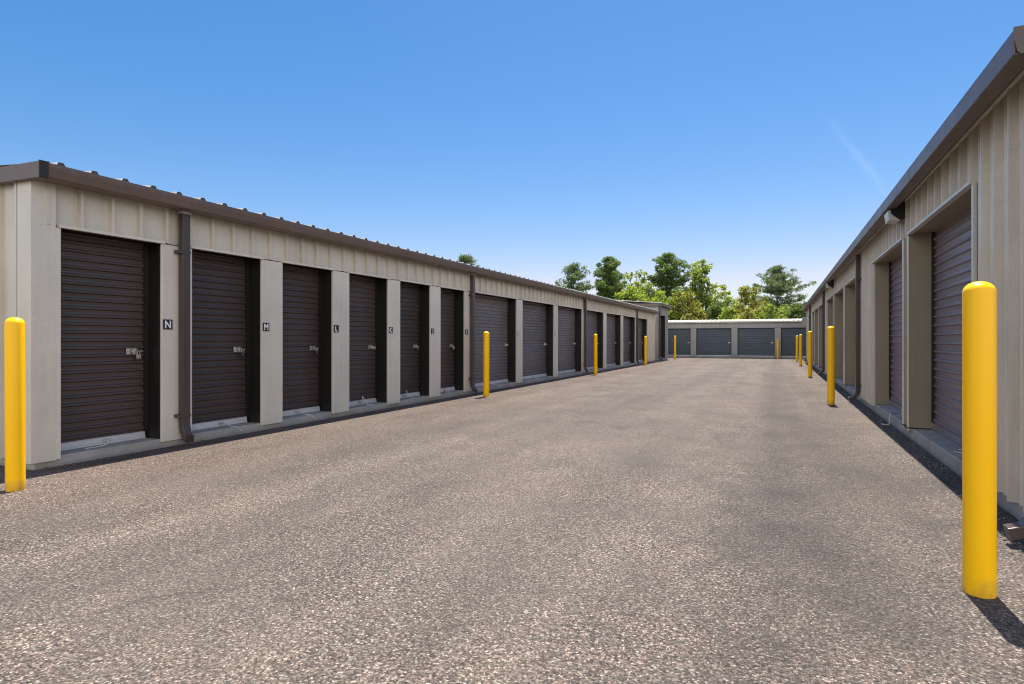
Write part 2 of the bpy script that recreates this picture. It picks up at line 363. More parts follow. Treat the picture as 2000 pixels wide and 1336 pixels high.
# ------------------------------------------------------------------ building pieces
PITCH = 0.305
def rib_profile(t0, t1, h=0.040, minor=0.006, off=0.0, top=0.015, side=0.008):
    """(t, depth) polyline of a ribbed sheet"""
    pts = [(t0, 0.0)]; k = math.ceil((t0 - off) / PITCH)
    while True:
        c = off + k * PITCH
        if c + 0.06 > t1: break
        if c - 0.06 > t0:
            pts += [(c - top - side, 0), (c - top, h), (c + top, h), (c + top + side, 0)]
            if minor and c + 0.25 < t1 and True:
                for q in (0.10, 0.20):
                    pts += [(c + q - 0.014, 0), (c + q - 0.008, minor), (c + q + 0.008, minor), (c + q + 0.014, 0)]
        k += 1
    pts.append((t1, 0.0)); return pts
def sheet(mb, fn, t0, t1, z0, z1, **k):
    pr = rib_profile(t0, t1, **k)
    return mb.prism(pr, lambda p, z: fn(p[0], p[1], z), z0, z1, closed=False)
def curtain(mb, fn, t0, t1, z0, z1, pitch=0.085, h=0.013):
    """roll-up curtain: horizontal corrugation; fn(t, depth, z)"""
    pr = [(z0, 0.0)]; z = z0 + 0.02
    while z + pitch < z1:
        pr += [(z, 0), (z + 0.010, h), (z + 0.020, h * 1.15), (z + 0.030, h), (z + 0.040, 0), (z + 0.055, -0.003)]
        z += pitch
    pr.append((z1, 0.0))
    n = max(2, int((t1 - t0) / 0.25)); ts = [t0 + (t1 - t0) * i / n for i in range(n + 1)]
    vs = []; fs = []
    ph = random.random() * 6
    for i, t in enumerate(ts):
        for zz, d in pr:
            wob = 0.0022 * math.sin(3.1 * t + 5.3 * zz + ph) + 0.0016 * math.sin(7.7 * zz + ph * 2) * math.sin(5 * t)
            vs.append(fn(t, d + wob, zz))
    m = len(pr)
    for i in range(n):
        for j in range(m - 1): fs.append((i * m + j, (i + 1) * m + j, (i + 1) * m + j + 1, i * m + j + 1))
    mb.add(vs, fs, False); return mb

def make_door(parent, fn, t0, t1, z0, z1, dep, mat, bar='alum', barh=0.085, pitch=0.085, latch_at=None, latch_z=1.12, mirror=1, detail=True):
    """fn(d, t, z): d outward from the wall plane. dep = recess (positive)."""
    F = lambda t, d, z: fn(-dep + d, t, z)
    mb = MB(); curtain(mb, F, t0 + 0.004, t1 - 0.004, z0 + barh, z1 + 0.05, pitch=pitch, h=0.020)
    door = mb.build('roll_up_door', mat, parent, recalc=False)
    b = MB()
    pr = [(-0.012, z0 + 0.006), (0.03, z0 + 0.006), (0.03, z0 + 0.030), (0.022, z0 + 0.036), (0.022, z0 + barh - 0.006), (0.012, z0 + barh), (-0.012, z0 + barh)]
    b.prism(pr, lambda p, t: fn(-dep + p[0], t, p[1]), t0 + 0.012, t1 - 0.03)
    b.build('bottom_bar', bar, door)
    for (u0, u1) in ((t0, t0 + 0.045), (t1 - 0.045, t1)):
        tr = MB(); tr.prism([(0.018, u0), (0.036, u0), (0.036, u1), (0.018, u1)], lambda p, z: fn(-dep + p[0], p[1], z), z0 + 0.10, z1)
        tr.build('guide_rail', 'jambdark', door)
    if latch_at is not None:
        la = MB(); c = latch_at
        def bx(d0, d1, u0, u1, q0, q1, mbb):
            p0 = fn(-dep + d0, u0, q0); p1 = fn(-dep + d1, u1, q1); mbb.box(p0[0], p1[0], p0[1], p1[1], p0[2], p1[2])
        bx(0.014, 0.020, c - 0.075, c + 0.055, latch_z - 0.038, latch_z + 0.038, la)
        bx(0.0201, 0.034, c - 0.055, c - 0.040, latch_z - 0.030, latch_z + 0.030, la)
        bx(0.0201, 0.034, c + 0.020, c + 0.035, latch_z - 0.030, latch_z + 0.030, la)
        bx(0.024, 0.040, c - 0.065, c + 0.105, latch_z - 0.010, latch_z + 0.012, la)
        bx(0.0405, 0.052, c - 0.012, c + 0.004, latch_z - 0.040, latch_z + 0.020, la)
        la.build('latch', 'steel', door, bevel=0.002)
    return door

def make_frame(parent, fn, t0, t1, z0, z1, dep, mat, soff=None):
    f = MB(); th = 0.010; D = dep + 0.02
    def bx(d0, d1, u0, u1, q0, q1):
        p0 = fn(d0, u0, q0); p1 = fn(d1, u1, q1); f.box(p0[0], p1[0], p0[1], p1[1], p0[2], p1[2])
    bx(-D, -0.004, t0 - th, t0, z0 + 0.004, z1); bx(-D, -0.004, t1, t1 + th, z0 + 0.004, z1)
    bx(-D, -0.004, t0 - th, t1 + th, z1 + 0.0005, z1 + th)
    return f.build('door_frame', mat, parent)

def make_downspout(parent, fn, t, ztop, d0=0.035, wdt=0.10, dp=0.075, kick=0.16, cap=True):
    """square pipe with an elbow at the bottom kicking outwards"""
    m = MB(); h = wdt / 2
    path = [(d0 + dp / 2, ztop), (d0 + dp / 2, 0.24), (d0 + dp / 2 + 0.02, 0.17), (d0 + dp / 2 + kick * 0.5, 0.10), (d0 + dp / 2 + kick, 0.075)]
    rings = []
    for i, (d, z) in enumerate(path):
        if i < 2: n = (1, 0)
        elif i == 2: n = (0.92, 0.38)
        elif i == 3: n = (0.5, 0.86)
        else: n = (0.24, 0.97)
        k = dp / 2
        rings.append([fn(d + n[0] * k, t - h, z + n[1] * k), fn(d + n[0] * k, t + h, z + n[1] * k), fn(d - n[0] * k, t + h, z - n[1] * k), fn(d - n[0] * k, t - h, z - n[1] * k)])
    vs = [p for r in rings for p in r]; fs = []
    for i in range(len(rings) - 1):
        for k in range(4): fs.append((i * 4 + k, i * 4 + (k + 1) % 4, (i + 1) * 4 + (k + 1) % 4, (i + 1) * 4 + k))
    m.add(vs, fs)
    m.add(rings[-1], [(0, 1, 2, 3)]); m.add(rings[0], [(0, 1, 2, 3)])
    o = m.build('downspout', 'pipe', parent, bevel=0.006)
    for zz in (0.34, ztop - 0.5):
        s = MB()
        p0 = fn(0.0315, t - h - 0.045, zz); p1 = fn(d0 + dp + 0.003, t + h + 0.002, zz + 0.035)
        s.box(p0[0], p1[0], p0[1] if True else 0, p1[1], p0[2], p1[2])
        s.build('strap', 'pipe', o)
    if cap:
        c = MB(); p0 = fn(d0 + 0.002, t - h - 0.004, ztop - 0.03); p1 = fn(d0 + dp + 0.006, t + h + 0.004, ztop + 0.005)
        c.box(p0[0], p1[0], p0[1], p1[1], p0[2], p1[2]); c.build('outlet_collar', 'alum', o)
    return o

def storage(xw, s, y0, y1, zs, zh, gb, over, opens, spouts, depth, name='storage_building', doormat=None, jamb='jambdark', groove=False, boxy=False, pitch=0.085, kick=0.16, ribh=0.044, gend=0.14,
            fullpanels=(), gutback=0.09, latch=True, bar='alum', minor=0.016, doorzs=None, latchz=1.12, gh=0.15, slope=1/12.0, cap=True, gutter_mat='brown', wallmat='beige', trimmat='trim'):
    fn = lambda d, t, z: (xw + s * d, t, z)
    root = empty(name, (xw - s * depth / 2, (y0 + y1) / 2, 0))
    ztw = gb + gh - 0.02
    # slab, with joints
    m = MB(); m.box(xw - s * depth, xw, y0, y1, -0.2, zs); m.build('slab', 'concrete', root, bevel=0.012)
    # header
    m = MB(); sheet(m, lambda t, d, z: fn(0.004 + d, t, z), y0 + 0.02, y1 - 0.02, zh + 0.002, ztw, minor=minor, h=ribh)
    m.build('header_panel', wallmat, root, recalc=False)
    ta = sorted(opens)
    # inner lining behind the header
    m = MB(); a1 = fn(-0.03, y0 + 0.03, zh + 0.02); b1 = fn(-0.002, y1 - 0.03, ztw)
    m.box(a1[0], b1[0], a1[1], b1[1], a1[2], b1[2]); m.build('lintel', wallmat, root)
    # header trim strip runs the length of the openings
    runs = []; segs = []
    prev = y0
    edges = [(p[0], p[1]) for p in ta]
    solids = []
    last = y0
    for (a0, b0) in edges: solids.append((last, a0)); last = b0
    solids.append((last, y1))
    for (a0, b0) in edges:
        m = MB(); p = fn(0.0045, a0 - 0.03, zh - 0.012); q = fn(0.060, b0 + 0.03, zh + 0.016)
        m.box(p[0], q[0], p[1], q[1], p[2], q[2]); m.build('header_trim', trimmat, root)
    # pillars and ribbed panels between the openings
    for (a0, b0) in solids:
        wd = b0 - a0
        if wd > 0.8:
            m = MB(); sheet(m, lambda t, d, z: fn(0.006 + d, t, z), a0 + 0.03, b0 - 0.03, zs - 0.025, zh + 0.001, minor=minor, h=ribh)
            m.build('wall_panel', wallmat, root, recalc=False)
            m = MB(); p = fn(-0.22, a0 + 0.011, zs + 0.002); q = fn(0.0, b0 - 0.011, zh - 0.002); m.box(p[0], q[0], p[1], q[1], p[2], q[2])
            m.build('wall_core', wallmat, root)
            for e0, e1 in ((a0, a0 + 0.05), (b0 - 0.05, b0)):
                m = MB(); p = fn(0.001, e0, zs - 0.03); q = fn(0.040, e1, zh - 0.013); m.box(p[0], q[0], p[1], q[1], p[2], q[2])
                m.build('edge_trim', trimmat, root, bevel=0.003)
            if groove:
                for e0, e1 in ((a0 + 0.052, a0 + 0.085), (b0 - 0.085, b0 - 0.052)):
                    m = MB(); p = fn(0.001, e0, zs - 0.02); q = fn(0.014, e1, zh - 0.013); m.box(p[0], q[0], p[1], q[1], p[2], q[2])
                    m.build('edge_channel', 'jambdark', root)
        elif wd > 0.02:
            m = MB()
            if groove:
                pr = [(-0.22, a0 + 0.011), (0.036, a0 + 0.0), (0.036, a0 + 0.085), (0.004, a0 + 0.095), (0.004, b0 - 0.095), (0.036, b0 - 0.085), (0.036, b0), (-0.22, b0 - 0.011)]
            else:
                pr = [(-0.22, a0 + 0.011), (0.004, a0 + 0.011), (0.010, a0), (0.034, a0), (0.036, a0 + 0.02), (0.034, a0 + 0.05), (0.030, (a0 + b0) / 2), (0.034, b0 - 0.05), (0.036, b0 - 0.02), (0.034, b0), (0.010, b0), (0.004, b0 - 0.011), (-0.22, b0 - 0.011)]
            m.prism(pr, lambda p, z: fn(p[0], p[1], z), zs - 0.03, zh - 0.013)
            m.build('pillar', trimmat if not groove else jamb, root, bevel=0.003)
            if groove:   # light corner trims on the grooved posts
                for e0, e1 in ((a0 - 0.004, a0 + 0.085), (b0 - 0.085, b0 + 0.004)):
                    m = MB(); p = fn(0.0365, e0, zs - 0.03); q = fn(0.046, e1, zh - 0.013); m.box(p[0], q[0], p[1], q[1], p[2], q[2])
                    m.build('edge_trim', trimmat, root, bevel=0.002)
                m = MB(); p = fn(-0.20, a0 - 0.006, zs + 0.001); q = fn(0.055, b0 + 0.006, zs + 0.014); m.box(p[0], q[0], p[1], q[1], p[2], q[2])
                m.build('base_strip', 'jambdark', root)
    # doors
    doors = []
    for i, (a0, b0) in enumerate(edges):
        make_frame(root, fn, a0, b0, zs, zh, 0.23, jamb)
        dm = doormat(i) if callable(doormat) else doormat
        lz = latchz
        doors.append(make_door(root, fn, a0, b0, zs, zh, 0.23, dm, bar=bar, pitch=pitch, latch_at=(b0 - 0.17) if latch else None, latch_z=lz))
        # dark interior behind the curtain
    # outer shell: ends and back
    xb = xw - s * depth
    m = MB(); sheet(m, lambda t, d, z: (t, y0 - 0.004 - d, z), min(xb, xw) + 0.02, max(xb, xw) - 0.02, zs - 0.03, ztw + 0.02, minor=minor, off=xw - s * 0.22)
    m.build('end_wall', wallmat, root, recalc=False)
    MB().box(min(xb, xw) + 0.25, max(xb, xw) - 0.25, y0, y0 + 0.04, zs, ztw).build('end_wall_lining', wallmat, root)
    m = MB(); sheet(m, lambda t, d, z: (t, y1 + 0.004 + d, z), min(xb, xw) + 0.02, max(xb, xw) - 0.02, zs - 0.03, ztw + 0.02, minor=minor)
    m.build('end_wall', wallmat, root, recalc=False)
    MB().box(min(xb, xw) + 0.25, max(xb, xw) - 0.25, y1 - 0.04, y1, zs, ztw).build('end_wall_lining', wallmat, root)
    m = MB(); m.box(xb - s * 0.01, xb + s * 0.03, y0 + 0.05, y1 - 0.05, zs, ztw).build('back_wall', wallmat, root)
    m = MB(); m.box(xw - s * 0.27, xw - s * 0.30, y0 + 0.05, y1 - 0.05, zs + 0.003, ztw - 0.01); m.build('inner_wall', wallmat, root)
    # corner trims (both near corners of the front)
    for yy, sg in ((y0, -1), (y1, 1)):
        m = MB(); pr = [(0.040, yy + sg * 0.040), (0.040, yy - sg * 0.17), (0.030, yy - sg * 0.17), (0.030, yy + sg * 0.030), (-0.19, yy + sg * 0.030), (-0.19, yy + sg * 0.040)]
        m.prism(pr, lambda p, z: fn(p[0], p[1], z), zs - 0.035, gb + 0.03 if sg < 0 else gb + 0.02)
        m.build('corner_trim', trimmat, root)
    # wall-top trim under the gutter
    m = MB(); p = fn(0.040, y0 + 0.18, gb + 0.075); q = fn(0.072, y1 - 0.18, gb + 0.103); m.box(p[0], q[0], p[1], q[1], p[2], q[2]); m.build('eave_trim', trimmat, root)
    # roof: two ribbed slopes
    ye0, ye1 = y0 - 0.05, y1 + 0.05
    zr = gb + gh + 0.004; half = depth / 2 + over - 0.05
    m = MB(); pr = rib_profile(ye0, ye1, h=0.038, minor=0, top=0.022, side=0.022)
    m.prism(pr, lambda p, t: (xw + s * (over - 0.05) - s * t, p[0], zr + p[1] + t * slope), 0, half, closed=False)
    m.prism(pr, lambda p, t: (xw + s * (over - 0.05) - s * half - s * t, p[0], zr + p[1] + (half - t) * slope), 0.0, half, closed=False)
    # underside plate
    m.add([(xw + s * (over - 0.05), ye0, zr - 0.004), (xw + s * (over - 0.05), ye1, zr - 0.004), (xw + s * (over - 0.05) - s * half, ye1, zr + half * slope - 0.004), (xw + s * (over - 0.05) - s * half, ye0, zr + half * slope - 0.004)], [(0, 1, 2, 3)])
    # rib end closures
    for i in range(0, len(pr) - 1):
        pass
    v = []; fcs = []
    for i, p in enumerate(pr): v.append((xw + s * (over - 0.0495), p[0], zr + p[1])); v.append((xw + s * (over - 0.0495), p[0], zr - 0.012))
    for i in range(len(pr) - 1): fcs.append((2 * i, 2 * i + 1, 2 * i + 3, 2 * i + 2))
    roof = m.build('roof', 'galv', root, recalc=False)
    MB().add(v, fcs).build('rib_closure', 'pipe', roof, recalc=False)
    # gutter
    t_ = 0.004
    o_ = over; g0 = gutback; zt = gb + gh
    pr = [(g0, zt), (g0, gb), (o_ - 0.035, gb), (o_ - 0.020, gb + 0.012), (o_ - 0.012, gb + 0.05), (o_ - 0.004, gb + 0.085), (o_, gb + 0.115), (o_, zt), (o_ - 0.016, zt + 0.003), (o_ - 0.016, zt - 0.004), (o_ - 0.006, zt - 0.006),
          (o_ - 0.006, gb + 0.116), (o_ - 0.018, gb + 0.052), (o_ - 0.038, gb + 0.008), (g0 + 0.006, gb + 0.008), (g0 + 0.006, zt)]
    if boxy:
        pr = [(g0, zt), (g0, gb), (o_ - 0.004, gb), (o_, gb + 0.006), (o_, zt), (o_ - 0.02, zt + 0.004), (o_ - 0.02, zt - 0.004), (o_ - 0.006, zt - 0.006), (o_ - 0.006, gb + 0.008), (g0 + 0.006, gb + 0.008), (g0 + 0.006, zt)]
    m = MB(); m.prism(pr, lambda p, t: fn(p[0], t, p[1]), y0 - gend, y1 + gend)
    gut = m.build('gutter', gutter_mat, root)
    for e0, e1 in ((y0 - gend - 0.012, y0 - gend - 0.0005), (y1 + gend + 0.0005, y1 + gend + 0.012)):
        MB().prism([(g0 - 0.003, zt + 0.012), (g0 - 0.003, gb - 0.004), (o_ - 0.030, gb - 0.004), (o_ - 0.012, gb + 0.012), (o_ + 0.003, gb + 0.10), (o_ + 0.003, zt + 0.012)], lambda p, t: fn(p[0], t, p[1]), e0, e1).build('end_cap', 'pipe', gut)
    # seams
    yy = y0 + 2.9
    while yy < y1:
        m = MB()
        pr2 = [(g0 + 0.01, gb - 0.003), (o_ - 0.034, gb - 0.003), (o_ - 0.017, gb + 0.011), (o_ - 0.009, gb + 0.05), (o_ + 0.003, gb + 0.115), (o_ + 0.003, zt + 0.001), (o_ + 0.0015, zt + 0.001), (o_ + 0.0015, gb + 0.115), (o_ - 0.0195, gb + 0.02), (g0 + 0.01, gb - 0.001)]
        if boxy: pr2 = [(g0, gb - 0.003), (o_ + 0.002, gb - 0.003), (o_ + 0.002, zt + 0.001), (o_ + 0.0007, zt + 0.001), (o_ + 0.0007, gb - 0.0012), (g0, gb - 0.0012)]
        m.prism(pr2, lambda p, t: fn(p[0], t, p[1]), yy, yy + (0.012 if boxy else 0.05)); yy += 3.05
        m.build('gutter_seam', gutter_mat, gut)
    # rake trims over the end walls
    rdrop = 0.03 if gend > 0.1 else 0.006
    for yy, sg in ((y0, -1), (y1, 1)):
        m = MB(); A = yy + sg * (0.045 if gend > 0.1 else 0.034); B = yy + sg * (0.14 if gend > 0.1 else 0.105); ds = gutback - 0.004 if gend > 0.1 else over
        def rk(d, y, z): return (xw + s * (over - 0.055) - s * d, y, z + d * slope * (0.25 if d < half + .01 else 0.25))
        for u0, u1, z0_, z1_ in ((0, half - 0.1, 0, 1), (half - 0.1, 2 * half - 0.25, 1, 0)):
            zz0 = 0; k0 = 0.0
            pr3 = [(A, gb - 0.005 - rdrop), (B, gb - 0.005 - rdrop), (B, gb + gh + 0.005 - rdrop), (A, gb + gh + 0.005 - rdrop)]
            m.prism(pr3, lambda p, t: (xw + s * ds - s * t, p[0], p[1] + (min(t, 2 * half - t)) * slope * 0.35), u0, u1)
        m.build('rake_trim', 'brown', root)
        if gend < 0.1:
            MB().box(xw + s * (over + 0.0005), xw + s * (over + 0.012), A, B + sg * 0.004, gb - rdrop - 0.012, gb + gh + 0.012 - rdrop).build('end_cap', 'jambdark', root)
    # downspouts
    for t in spouts: make_downspout(root, fn, t, gb + 0.004, d0=0.050, cap=cap, kick=kick)
    return root, fn, doors, edges

# ------------------------------------------------------------------ left building
LO = [(3.47, 4.51), (4.90, 5.95), (6.33, 7.37), (7.77, 8.83), (9.21, 10.26), (10.66, 11.70), (12.20, 14.61), (15.02, 17.52), (17.90, 20.45), (20.95, 23.35), (23.78, 26.25), (26.68, 29.15), (29.65, 32.09)]
XL = -6.5; ZSL = 0.105; ZHL = 2.37
rootL, fL, doorsL, eL = storage(XL, 1, 3.25, 34.4, ZSL, ZHL, 2.765, 0.30, LO, (4.76, 11.98, 20.70, 29.36), 7.2, gh=0.138, gend=0.02,
    doormat=lambda i: 'door' if i < 6 else 'doorgrey', minor=0, kick=0.10)
tag(rootL, 'long beige storage building with dark brown roll-up doors along the left of the lane', 'storage building', 'rows of storage units')
# ------------------------------------------------------------------ right building
XR = 1.52; ZSR = 0.146; ZHR = 2.57
RO = [(6.11, 8.72), (9.11, 11.77), (13.75, 16.40), (16.78, 19.40), (19.80, 22.45), (23.85, 26.45), (26.85, 29.45), (29.85, 31.95), (33.3, 35.6)]
rootR, fR, doorsR, eR = storage(XR, -1, 4.50, 37.2, ZSR, ZHR, 2.925, 0.26, RO, (4.52, 13.42, 23.10, 32.60), 7.2,
    doormat=lambda i: 'doorplum', jamb='khaki', groove=True, bar='doorplum', gutback=0.15, boxy=True, latch=False, ribh=0.052, cap=False, latchz=1.15, gh=0.145, pitch=0.105)
tag(rootR, 'beige ribbed storage building with wide plum-brown doors along the right edge', 'storage building', 'rows of storage units')
# ------------------------------------------------------------------ second buildings on both sides
rootL2, _, _, _ = storage(-6.5, 1, 35.3, 38.7, 0.10, 2.75, 3.27, 0.30, [(35.75, 37.75)], (35.45,), 7.0, doormat='doorgrey', minor=0, latch=False, gutter_mat='pipe', wallmat='greywall', trimmat='greywall')
tag(rootL2, 'taller grey storage block with one dark doorway past the left row', 'storage building', 'rows of storage units')
rootR2, _, _, _ = storage(1.66, -1, 38.6, 41.9, 0.10, 2.75, 3.30, 0.30, [(39.2, 41.3)], (38.8,), 7.0, doormat='doorgrey', latch=False, gutter_mat='pipe', wallmat='greywall', trimmat='greywall')
tag(rootR2, 'taller storage block with dark fascia past the far end of the right row', 'storage building', 'rows of storage units')

# ------------------------------------------------------------------ building across the end
def end_building():
    yf = 43.1; x0, x1 = -16.0, 12.0; dep = 6.0; zh = 2.08; zs = 0.13; zt = 2.50
    fn = lambda d, t, z: (t, yf - d, z)
    root = empty('storage_building', ((x0 + x1) / 2, yf + dep / 2, 0))
    MB().box(x0, x1, yf, yf + dep, -0.2, zs).build('slab', 'concrete', root)
    m = MB(); sheet(m, lambda t, d, z: fn(0.004 + d, t, z), x0, x1, zh + 0.002, zt, minor=0, h=0.012); m.build('header_panel', 'greywall', root, recalc=False)
    MB().box(x0, x1, yf + 0.002, yf + 0.03, zh + 0.02, zt).build('lintel', 'greywall', root)
    op = []
    c = -0.22
    k = -5
    while True:
        b = -0.22 + 2.71 * k
        if b > x1 - 0.3: break
        if b - 2.32 > x0 + 0.2: op.append((b - 2.32, b))
        k += 1
    last = x0
    for (a0, b0) in op + [(x1, x1)]:
        m = MB(); m.box(last, a0, yf - 0.03, yf + 0.2, zs - 0.02, zh - 0.012); m.build('pillar', 'greywall', root, bevel=0.004); last = b0
    for (a0, b0) in op:
        make_frame(root, fn, a0, b0, zs, zh, 0.12, 'doorblue')
        make_door(root, fn, a0, b0, zs, zh, 0.12, 'doorblue', bar='alum', barh=0.06, pitch=0.16, latch_at=b0 - 0.15, latch_z=1.05)
        MB().box(a0 - 0.03, b0 + 0.03, yf - 0.045, yf - 0.0045, zh - 0.012, zh + 0.02).build('header_trim', 'greywall', root)
    MB().box(x0 + 0.02, x1 - 0.02, yf + 0.25, yf + 0.28, zs + 0.002, zt).build('inner_wall', 'greywall', root)
    MB().box(x0 + 0.02, x1 - 0.02, yf + dep - 0.03, yf + dep, zs + 0.002, zt).build('back_wall', 'greywall', root)
    for xx in (x0, x1): MB().box(xx, xx + (0.03 if xx < 0 else -0.03), yf + 0.21, yf + dep - 0.04, zs + 0.002, zt).build('end_wall', 'greywall', root)
    m = MB(); pr = rib_profile(x0 - 0.1, x1 + 0.1, h=0.03, minor=0)
    m.prism(pr, lambda p, t: (p[0], yf - 0.15 + t, 2.525 + p[1] + t * 0.070), 0, dep / 2 + 0.15, closed=False)
    m.prism(pr, lambda p, t: (p[0], yf + dep / 2 + t, 2.525 + p[1] + (dep / 2 + 0.15 - t) * 0.070), 0, dep / 2 + 0.15, closed=False)
    roof = m.build('roof', 'creamroof', root, recalc=False)
    MB().box(x0 - 0.1, x1 + 0.1, yf - 0.155, yf - 0.145, 2.44, 2.535).build('fascia', 'creamroof', roof)
    return root
tag(end_building(), 'low grey storage row with blue-grey doors and cream roof across the lane end', 'storage building', 'rows of storage units')

# ------------------------------------------------------------------ bollards
def bollard_mesh(h, r):
    m = MB(); prof = [(r * 0.985, 0.0), (r, 0.02), (r, h - r * 0.80)]
    for k in range(1, 11):
        a_ = math.pi / 2 * k / 10; prof.append((r * math.cos(a_) + (0.0005 if k == 10 else 0), h - r * 0.80 + r * 0.80 * math.sin(a_)))
    m.lathe(prof, (0, 0, 0), 48); return m
BOL = [(-5.80, 2.77, 1.44, .067, 'yellow bollard standing by the near corner of the left building'),
       (-5.86, 11.58, 1.44, .067, 'yellow bollard in front of the first wide grey door past letter I'),
       (-5.98, 20.50, 1.47, .067, 'yellow bollard beside the third downspout of the left building'),
       (-6.03, 29.47, 1.45, .067, 'yellow bollard before the narrow last door of the left building'),
       (-6.20, 39.8, 1.53, .067, 'yellow bollard in the far left corner, seen against the first blue-grey door'),
       (-0.03, 42.75, 1.33, .067, 'dull yellow bollard against a pillar of the end building'),
       (0.97, 37.13, 1.50, .067, 'farthest yellow bollard of the right-hand line, seen against blue-grey door'),
       (0.98, 31.38, 1.52, .067, 'second farthest yellow bollard of the right-hand line'),
       (0.97, 22.05, 1.55, .067, 'yellow bollard midway along the right building, third from the camera'),
       (0.93, 12.94, 1.52, .067, 'yellow bollard near the downspout with curved foot on the right building'),
       (0.905, 3.60, 1.54, .067, 'large near yellow bollard in front of the right wall, casting a dark shadow')]
for i, (x, y, h, r, lab) in enumerate(BOL):
    o = bollard_mesh(h, r).build('bollard', 'yellow', at=(0, 0, 0), recalc=False); o.location = (x, y, 0)
    o.rotation_euler = (random.uniform(-.004, .004), random.uniform(-.004, .004), random.uniform(0, 6))
    tag(o, lab, 'bollard', 'yellow bollards lining the lane')

# ------------------------------------------------------------------ letter signs
def letter(ch, size, bold=0.012):
    c = bpy.data.curves.new('letter', 'FONT'); c.body = ch; c.size = size; c.extrude = 0.0008; c.offset = bold * size
    c.align_x = 'CENTER'; c.align_y = 'CENTER'
    o = bpy.data.objects.new('tmp', c); COL.objects.link(o)
    dg = bpy.context.evaluated_depsgraph_get(); me = bpy.data.meshes.new_from_object(o.evaluated_get(dg)); bpy.data.objects.remove(o)
    xs = [v.co.x for v in me.vertices]; ys = [v.co.y for v in me.vertices]
    me.transform(Matrix.Translation((-(min(xs) + max(xs)) / 2, -(min(ys) + max(ys)) / 2, 0)))
    return me
for i, ch in enumerate('NMLKJIHG'):
    yy = LO[i][1] + 0.075; z = 1.43; s2 = 0.058; x = XL + 0.037
    if i >= 6: yy += 0.03
    m = MB().box(x, x + 0.004, yy - s2, yy + s2, z - s2, z + s2)
    fad = i >= 6
    o = m.build('letter_sign', 'signfaded' if fad else 'signblack', at=(x, yy, z), bevel=0.001)
    tag(o, ('faded grey sign with pale letter %s on the pillar right of a wide door' if fad else 'small black sign with white letter %s on the pillar right of its door') % ch, 'sign', 'letter signs on the door pillars')
    me = letter(ch, 0.116, 0.024); me.materials.clear(); me.materials.append(M['fadedletter' if fad else 'signwhite'])
    lo = bpy.data.objects.new('letter', me); COL.objects.link(lo); lo.parent = o
    lo.location = (0.0055, 0, 0.0); lo.rotation_euler = (math.radians(90), 0, math.radians(90)); lo.scale = (0.92, 1.05, 1)

# ------------------------------------------------------------------ padlocks
def padlock(x, y, z, s, kind, label, t=None):
    """hangs from the latch bolt; s = outward sign"""
    root = empty('padlock', (x, y, z)); 
    if kind == 'disc':
        m = MB(); n = 20
        pts = [(0.034 * math.cos(2 * math.pi * k / n), 0.034 * math.sin(2 * math.pi * k / n)) for k in range(n)]
        m.prism(pts, lambda p, q: (x + s * q, y + p[0], z - 0.012 + p[1]), 0.004, 0.026)
        m.build('lock_body', 'brass', root, bevel=0.003)
        MB().tube([(x + s * 0.014, y - 0.016, z + 0.012), (x + s * 0.014, y, z + 0.028), (x + s * 0.014, y + 0.016, z + 0.012)], 0.004, 8).build('shackle', 'steel', root)
    else:
        mt = 'brass' if kind == 'bright' else 'darklock'
        m = MB().box(x + s * 0.002, x + s * 0.024, y - 0.026, y + 0.026, z - 0.085, z - 0.035); m.build('lock_body', mt, root, bevel=0.004)
        pts = [(x + s * 0.013, y - 0.016, z - 0.036)] + [(x + s * 0.013, y - 0.016 * math.cos(a_), z - 0.012 + 0.018 * math.sin(a_)) for a_ in [math.pi * k / 8 for k in range(9)]] + [(x + s * 0.013, y + 0.016, z - 0.036)]
        MB().tube(pts, 0.0042, 8).build('shackle', 'steel', root)
    tag(root, label, 'padlock', 'padlocks on the roll-up doors')
kinds = ['bright', 'dark', 'dark', 'disc', 'dark', 'bright', 'disc', 'disc', 'disc', 'disc', 'disc', 'disc', 'bright']
nm = {'bright': 'silver padlock hanging from the latch of', 'dark': 'dark padlock hanging from the latch of', 'disc': 'round silver disc lock on the latch of'}
which = ['the door beside letter N', 'the door beside letter M', 'the door beside letter L', 'the door beside letter K', 'the door beside letter J', 'the door beside letter I',
         'the first wide grey door, behind a bollard', 'the second wide grey door past the signs', 'the third wide grey door',
         'the door behind the second bollard', 'the middle far left door', 'the door before the last left downspout', 'the last door of the left row']
for i, (a0, b0) in enumerate(LO):
    padlock(XL - 0.23 + 0.044, b0 - 0.17 + 0.04, 1.12 + 0.0, 1, kinds[i], nm[kinds[i]] + ' ' + which[i])

